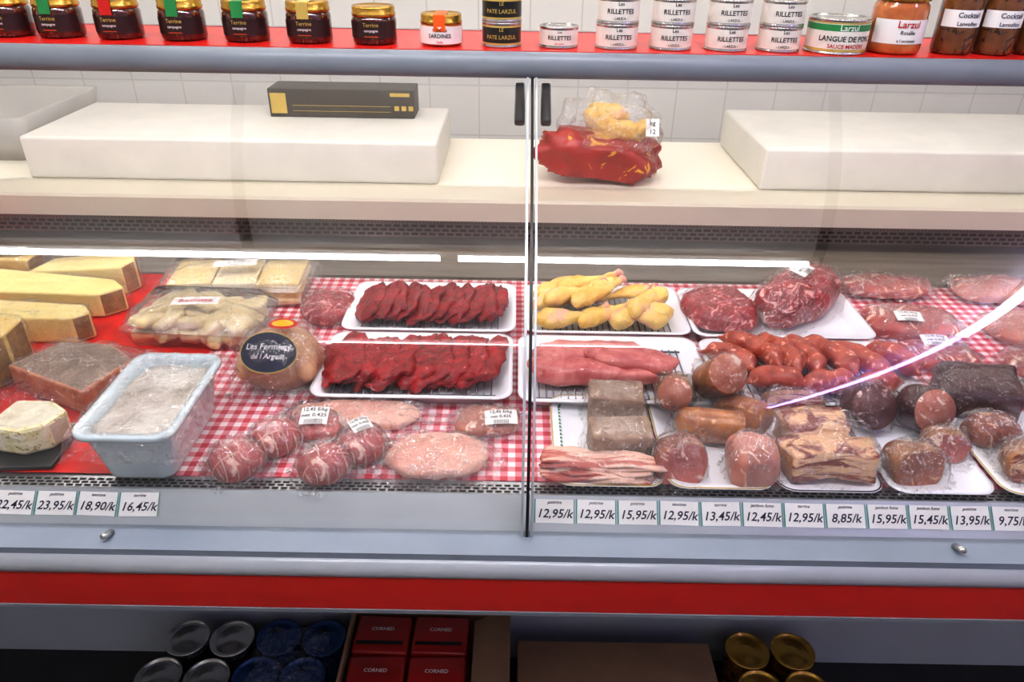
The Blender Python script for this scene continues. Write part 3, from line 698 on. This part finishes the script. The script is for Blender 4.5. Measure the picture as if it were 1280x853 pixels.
for i in range(6):
    v,f=blob(.073,.019,.003,e=.5,amp=.3,fr=30,seed=i,n=40,m=8)
    v=[p+Vector((0,0,.003*math.sin(p.x*60+i))) for p in v]
    b.add((v,f),m_bacon,TR(.128+random.uniform(-.008,.008),.808+i*.0035,DK+.017+i*.0030,rz=-4+random.uniform(-6,6)))
b.add(drape(.15,.052,.024,3,1.2),m_film,TR(.128,.818,DK+.013)); b.done()
b=B('smoked_sausages')
def fat(x,y,z,L,r,m,mf,rx=0,ry=0,rz=0,film=True):
    X=TR(x,y,z,rx,ry,rz)
    pr=[(r*.3,-L/2),(r*.75,-L/2+r*.18),(r*.95,-L/2+r*.5),(r,-L/4),(r*1.02,0),(r,L/4),(r*.97,L/2-.006),(r*.95,L/2)]
    v,f=lathe(pr,28); v=[Vector(p)*(1+.05*noise.noise(Vector(p)*40+Vector((x*30,0,0)))) for p in v]
    b.add((v,f),[m,mf],X,mis=[1 if i==len(f)-1 else 0 for i in range(len(f))])
    if film: b.add(blob(r*1.14,r*1.14,L/2*1.16,e=.75,amp=.2,fr=60,seed=x*7,n=44,m=28,fine=.14),m_film3,X)
fat(.328,.995,PZ+.055,.095,.032,m_smsaus,m_sface,rx=48,rz=8)
fat(.262,.985,PZ+.035,.10,.027,m_smsaus,m_sface,rx=62,rz=-15)
fat(.355,.940,PZ+.028,.085,.027,m_smsaus,m_smsaus,rx=70,rz=30)
fat(.30,.908,PZ+.026,.10,.026,m_smsaus,m_sface,ry=90,rz=-8)
b.done()
pack('wrapped_smoked_pork',.240,.828,.070,.080,.060,m_smoked,z=PZ,seed=61,fs=1.25,cut=.45,face=m_ham)
pack('wrapped_cooked_ham',.343,.828,.066,.072,.064,m_cooked,z=PZ,seed=62,fs=1.25,film=m_film2,e=.6)
b=B('smoked_bacon_slabs')
for x,y,z,rz,rx in ((.415,.832,0,12,-14),(.455,.837,.004,4,-12),(.492,.830,.002,-10,-14),(.430,.892,.006,8,-10),(.475,.897,.006,-6,-10)):
    vf,mi=prism([(-.026,-.03),(.022,-.032),(.027,.03),(-.022,.033)],[.042,.046,.05,.046],.005,sidem=[0,0,1,1],cuts=2,jit=.004)
    b.add(vf,[m_belly,m_rindsm],TR(x,y,PZ+z,rz=rz,rx=rx),mis=mi)
b.add(drape(.15,.135,.062,3,1.15,p=4),m_film,TR(.452,.864,PZ)); b.done()
pack('dry_cured_sausage',.455,.980,.10,.045,.042,m_rindsm,z=PZ,seed=64,fs=1.3,rz=-5,cut=.3,face=m_belly)
def roundslice(name,x,y,r,L,mside,mface,rx=60,rz=0,z=PZ):
    global b
    b=B(name); fat(x,y,z+r*.95,L,r,mside,mface,rx=rx,rz=rz); return b.done()
roundslice('blood_sausage_piece',.555,.955,.036,.055,m_dkham,m_blood)
roundslice('andouille_piece',.640,.952,.036,.06,m_dkham,m_sface,rx=65,rz=10)
b=B('dark_cured_ham'); vf,_=prism([(-.07,-.04),(.06,-.045),(.07,.04),(-.05,.05)],[.050,.055,.070,.065],.010,cuts=3,jit=.006)
b.add(vf,m_dkham,TR(.755,1.01,DK+.001,rz=-8)); b.add(drape(.15,.10,.074,4,1.15,p=4),m_film3,TR(.755,1.01,DK)); b.done()
pack('wrapped_smoked_ham',.578,.832,.080,.075,.050,m_rindsm,z=PZ,seed=66,film=m_film2,fs=1.3,cut=.45,face=m_smoked,rz=8)
pack('wrapped_smoked_ham',.645,.878,.062,.065,.044,m_rindsm,z=PZ,seed=67,film=m_film2,fs=1.3,cut=.4,face=m_cut,rz=-12)
pack('wrapped_rolled_pork',.755,.838,.09,.08,.052,m_rindsm,z=PZ,seed=68,film=m_film2,twine=True,fs=1.25,cut=.4,face=m_belly)
pack('wrapped_rolled_pork',.735,.920,.080,.060,.043,m_smoked,z=PZ,seed=69,film=m_film2,fs=1.25)
pack('wrapped_smoked_ham',.89,.93,.08,.07,.048,m_smoked,z=DK,seed=70,film=m_film2,cut=.3,face=m_cut)
pack('wrapped_rolled_pork',.90,1.03,.09,.07,.043,m_smoked,z=DK,seed=71,film=m_film2,fs=1.2)
# ---------------------------------------------------------------- left side
RZ=.905
TY=.882
E=empty('terrine_dish',(-.518,TY,RZ)); b=B('ceramic_body',E); X=TR(-.518,TY,RZ,s=(1.02,.98,1.0))
b.add(loft([rr(.088,.168,.018,0,6),rr(.094,.176,.02,.006,6),rr(.116,.202,.022,.076,6),rr(.118,.204,.022,.080,6),rr(.134,.222,.026,.083,6),rr(.136,.224,.026,.088,6),rr(.132,.220,.025,.0915,6),rr(.114,.200,.02,.0905,6),rr(.108,.194,.02,.080,6),rr(.100,.186,.018,.066,6)]),m_cer,X); b.done()
b=B('terrine_filling',E)
v,f=blob(.053,.096,.012,e=.3,amp=.12,fr=40,seed=2,n=40,m=12); b.add((v,f),m_jelly,X@TR(0,0,.069)); b.done()
b=B('film_cover',E); vs=[];fs=[];n=60
for j in range(n+1):
    for i in range(n+1):
        u=i/n*2-1; w=j/n*2-1; x=u*.080; y=w*.121
        ex=max(abs(u),abs(w)); z=.0945+.005*noise.noise(Vector((x*60,y*60,1)))+.004*max(0,1-4*abs(noise.noise(Vector((x*32,y*32,4)))))
        if ex>.88: z-= (ex-.88)*.34+.03*max(0,ex-.9)*noise.noise(Vector((x*150,y*150,0)))
        else: z-=.009*(1-ex)
        vs.append((x,y,z))
for j in range(n):
    for i in range(n): a=j*(n+1)+i; fs.append((a,a+1,a+n+2,a+n+1))
b.add((vs,fs),m_film2,X); b.done()
def cheese(name,poly,h,sidem,topm,mats,z=RZ,film=None,r=.004,lab=None,rx=0,bag=None):
    b=B(name); vf,mi=prism(poly,h,r,sidem,topm); b.add(vf,mats,TR(0,0,z),mis=mi,smooth=False)
    cx=sum(p[0] for p in poly)/len(poly); cy=sum(p[1] for p in poly)/len(poly); hh=max(h) if isinstance(h,(list,tuple)) else h
    if film:
        pp=[(cx+(p[0]-cx)*1.07,cy+(p[1]-cy)*1.10) for p in poly]
        vf,_=prism(pp,[q+.005 for q in h] if isinstance(h,(list,tuple)) else h+.005,.008,cuts=6,jit=.007)
        b.add(([Vector((p.x,p.y,max(p.z,0))) for p in vf[0]],vf[1]),film,TR(0,0,z))
    if bag:
        sx=max(p[0] for p in poly)-min(p[0] for p in poly); sy=max(p[1] for p in poly)-min(p[1] for p in poly)
        b.add(drape(sx*1.05,sy*1.1,hh*.6,cx*9,1.25,p=4),bag,TR(cx,cy,z))
    if lab: label(b,TR(lab[0],lab[1],z+hh+.008,rx=10,rz=lab[2]),.06,.032,LB)
    return b.done()
cheese('pate_wedge',[(-.825,1.02),(-.665,.945),(-.63,1.045),(-.69,1.095),(-.78,1.10)],.045,[0,0,1,1,1],1,[m_patecr,m_crust],film=m_film,bag=m_film)
cheese('tomme_cheese_wedge',[(-1.20,1.265),(-.80,1.27),(-.765,1.305),(-.80,1.34),(-1.20,1.36)],[.060,.050,.050,.050,.075],[0,1,1,0,0],0,[m_ch,m_rind],film=m_film3)
cheese('tomme_cheese_wedge',[(-.985,1.165),(-.80,1.17),(-.775,1.195),(-.80,1.225),(-.98,1.24)],.052,[0,1,1,0,1],0,[m_ch,m_rind],film=m_film)
cheese('gruyere_cheese_wedge',[(-1.00,1.375),(-.80,1.37),(-.785,1.405),(-.80,1.44),(-.98,1.45)],[.045,.062,.066,.066,.045],[0,1,1,0,0],0,[m_ch,m_rind],film=m_film3)
cheese('wrapped_cheese_wedge',[(-1.13,1.405),(-1.01,1.40),(-1.01,1.46),(-1.13,1.47)],.060,[0,1,0,1],0,[m_chh,m_rind],film=m_film,lab=(-1.06,1.43,0))
cheese('holey_cheese_block',[(-1.03,1.0),(-.86,.995),(-.835,1.05),(-.84,1.11),(-1.03,1.13)],.085,[0,1,1,0,1],0,[m_chh,m_rind],film=m_film)
b=B('slate_cheese_board'); b.add(rbox(.18,.105,.006,.002),m_slate,TR(-.745,.862,RZ,rz=4)); b.done()
cheese('soft_white_cheese',[(-.755,.845),(-.70,.835),(-.668,.852),(-.655,.89),(-.69,.915),(-.745,.915)],.045,[0,0,1,1,1,1],1,[m_chw,m_rindw],z=RZ+.0065,r=.006)
def cheesebox(name,cx,cy,w,d,h,rz,lines,kind,z=RZ):
    b=B(name); X=TR(cx,cy,z,rz=rz)
    b.add(loft([rr(w-.02,d-.02,.015,.0005),rr(w,d,.018,h*.55),rr(w+.008,d+.008,.02,h*.56),rr(w+.008,d+.008,.02,h*.6),rr(w,d,.018,h*.62),rr(w-.03,d-.03,.02,h*1.05)]),m_clearbox,X)
    random.seed(int(w*1000)+kind)
    if kind==0:
        for k in range(2):
            for i in range(5):
                for j in range(3):
                    b.add(blob(.029,.026,.011,e=.6,amp=.35,fr=40,seed=i+j*7+k*3,n=20,m=10),m_chs,X@TR((i-2)*(w-.06)/4.4,(j-1)*(d-.06)/2.4,.014+k*.02+random.uniform(0,.006),random.uniform(-25,25),random.uniform(-25,25),random.uniform(0,90)))
    else:
        for i in range(3):
            for k in range(4):
                vf,_=prism([(-.042,-.058),(.042,-.058),(.042,.058),(-.042,.058)],.0105,.002)
                b.add(vf,m_chh if (k+i)%2 else m_chs,X@TR((i-1)*.089+random.uniform(-.004,.004),random.uniform(-.008,.008),.004+k*.0125,rz=random.uniform(-6,6)))
    label(b,X@TR(.0,-.01,h*1.05+.006,rz=8),.085,.03,lines,curve=.001,mt=m_redp if kind==0 else None)
    b.add(drape(w*1.02,d*1.02,h*1.08,kind+4,1.10,p=5),m_film,X@TR(0,0,.0005))
    return b.done()
cheesebox('boxed_cheese_tray',-.585,1.225,.245,.150,.06,-3,['Raclette'],0)
cheesebox('boxed_cheese_tray',-.565,1.385,.29,.145,.065,2,LB,1)
# ---------------------------------------------------------------- under-counter storage
LZ=.4255
def bigcan(name,x,y,top,body,H=.115,R=.0355):
    b=B(name); X=TR(x,y,LZ)
    b.add(lathe([(R*.95,0),(R,.001),(R*1.02,.003),(R*.99,.006),(R*.99,H-.006),(R*1.02,H-.003),(R*1.01,H),(R*.95,H),(R*.93,H-.004),(R*.75,H-.004),(R*.72,H-.003),(R*.4,H-.003),(R*.38,H-.002),(.001,H-.002)],36),top,X)
    b.add(lathe([(R*1.0,.012),(R*1.0,H-.014)],36,False),body,X); return b.done()
for x,y,k in [(-.537,.822,0),(-.462,.822,0),(-.555,.748,0),(-.478,.747,0),(-.385,.826,1),(-.308,.826,1),(-.402,.752,1),(-.326,.752,1)]:
    bigcan('food_can',x,y,m_tin if k==0 else m_blue,m_canb if k==0 else m_blue)
b=B('shrink_wrap_film'); b.add(drape(.165,.165,.120,5,1.04,p=8),m_film3,TR(-.355,.787,LZ)); b.done()
for x,y in [(.402,.815),(.478,.815),(.405,.742),(.480,.742)]:
    bigcan('food_can',x,y,m_gold,m_jarb)
b=B('cardboard_box_of_red_packs')
x0,x1,y0,y1,z1=-.262,.005,.66,.865,.575
for a in ((x0,x0+.004,y0,y1,LZ,z1),(x1-.004,x1,y0,y1,LZ,z1),(x0,x1,y0,y0+.004,LZ,z1-.03),(x0,x1,y1-.004,y1,LZ,z1),(x0,x1,y0,y1,LZ,LZ+.004)): b.add(box(*a),m_card,smooth=False)
b.add(([(x1-.06,y0+.02,z1-.012),(x1,y0,z1),(x1,y1,z1),(x1-.06,y1-.02,z1-.012)],[(0,1,2,3)]),m_card,smooth=False)
for i in range(2):
    for k in range(5):
        for q in range(2):
            b.add(rbox(.090,.073,.0255,.005),m_redpack,TR(-.206+i*.096,.737+q*.078,LZ+.006+k*.0275,rz=(-1)**(k+q)*1.5))
    for q in range(2):
        b.add(([(-.246+i*.096,.715+q*.078,LZ+.1428),(-.17+i*.096,.715+q*.078,LZ+.1428),(-.17+i*.096,.722+q*.078,LZ+.1428),(-.246+i*.096,.722+q*.078,LZ+.1428)],[(0,1,2,3)]),m_inkb,smooth=False)
        b.add(textgeo('CORNED',.009),m_paper,TR(-.206+i*.096,.745+q*.078,LZ+.1428),False)
b.done()
b=B('flat_cardboard_box'); b.add(rbox(.325,.165,.105,.002),m_card,TR(.18,.752,LZ)); b.add(box(.02,.34,.742,.7435,LZ+.1052,LZ+.1056),m_inkb,smooth=False); b.done()
# ---------------------------------------------------------------- camera
cd=bpy.data.cameras.new('camera'); cam=bpy.data.objects.new('camera',cd); COL.objects.link(cam)
cd.sensor_width=36; cd.lens=36*924/1280; cd.clip_start=.02
R=Euler((math.radians(60),0,0)).to_matrix()@Matrix.Rotation(math.radians(.95),3,'Z')
cam.matrix_world=Matrix.Translation((0,0,1.6))@R.to_4x4()
S.camera=cam
w=bpy.data.worlds.new('world'); S.world=w; w.use_nodes=True; w.node_tree.nodes['Background'].inputs[0].default_value=(.5,.5,.5,1); w.node_tree.nodes['Background'].inputs[1].default_value=.05
S.view_settings.view_transform='Standard'
S.view_settings.gamma=.84
S.view_settings.exposure=.22
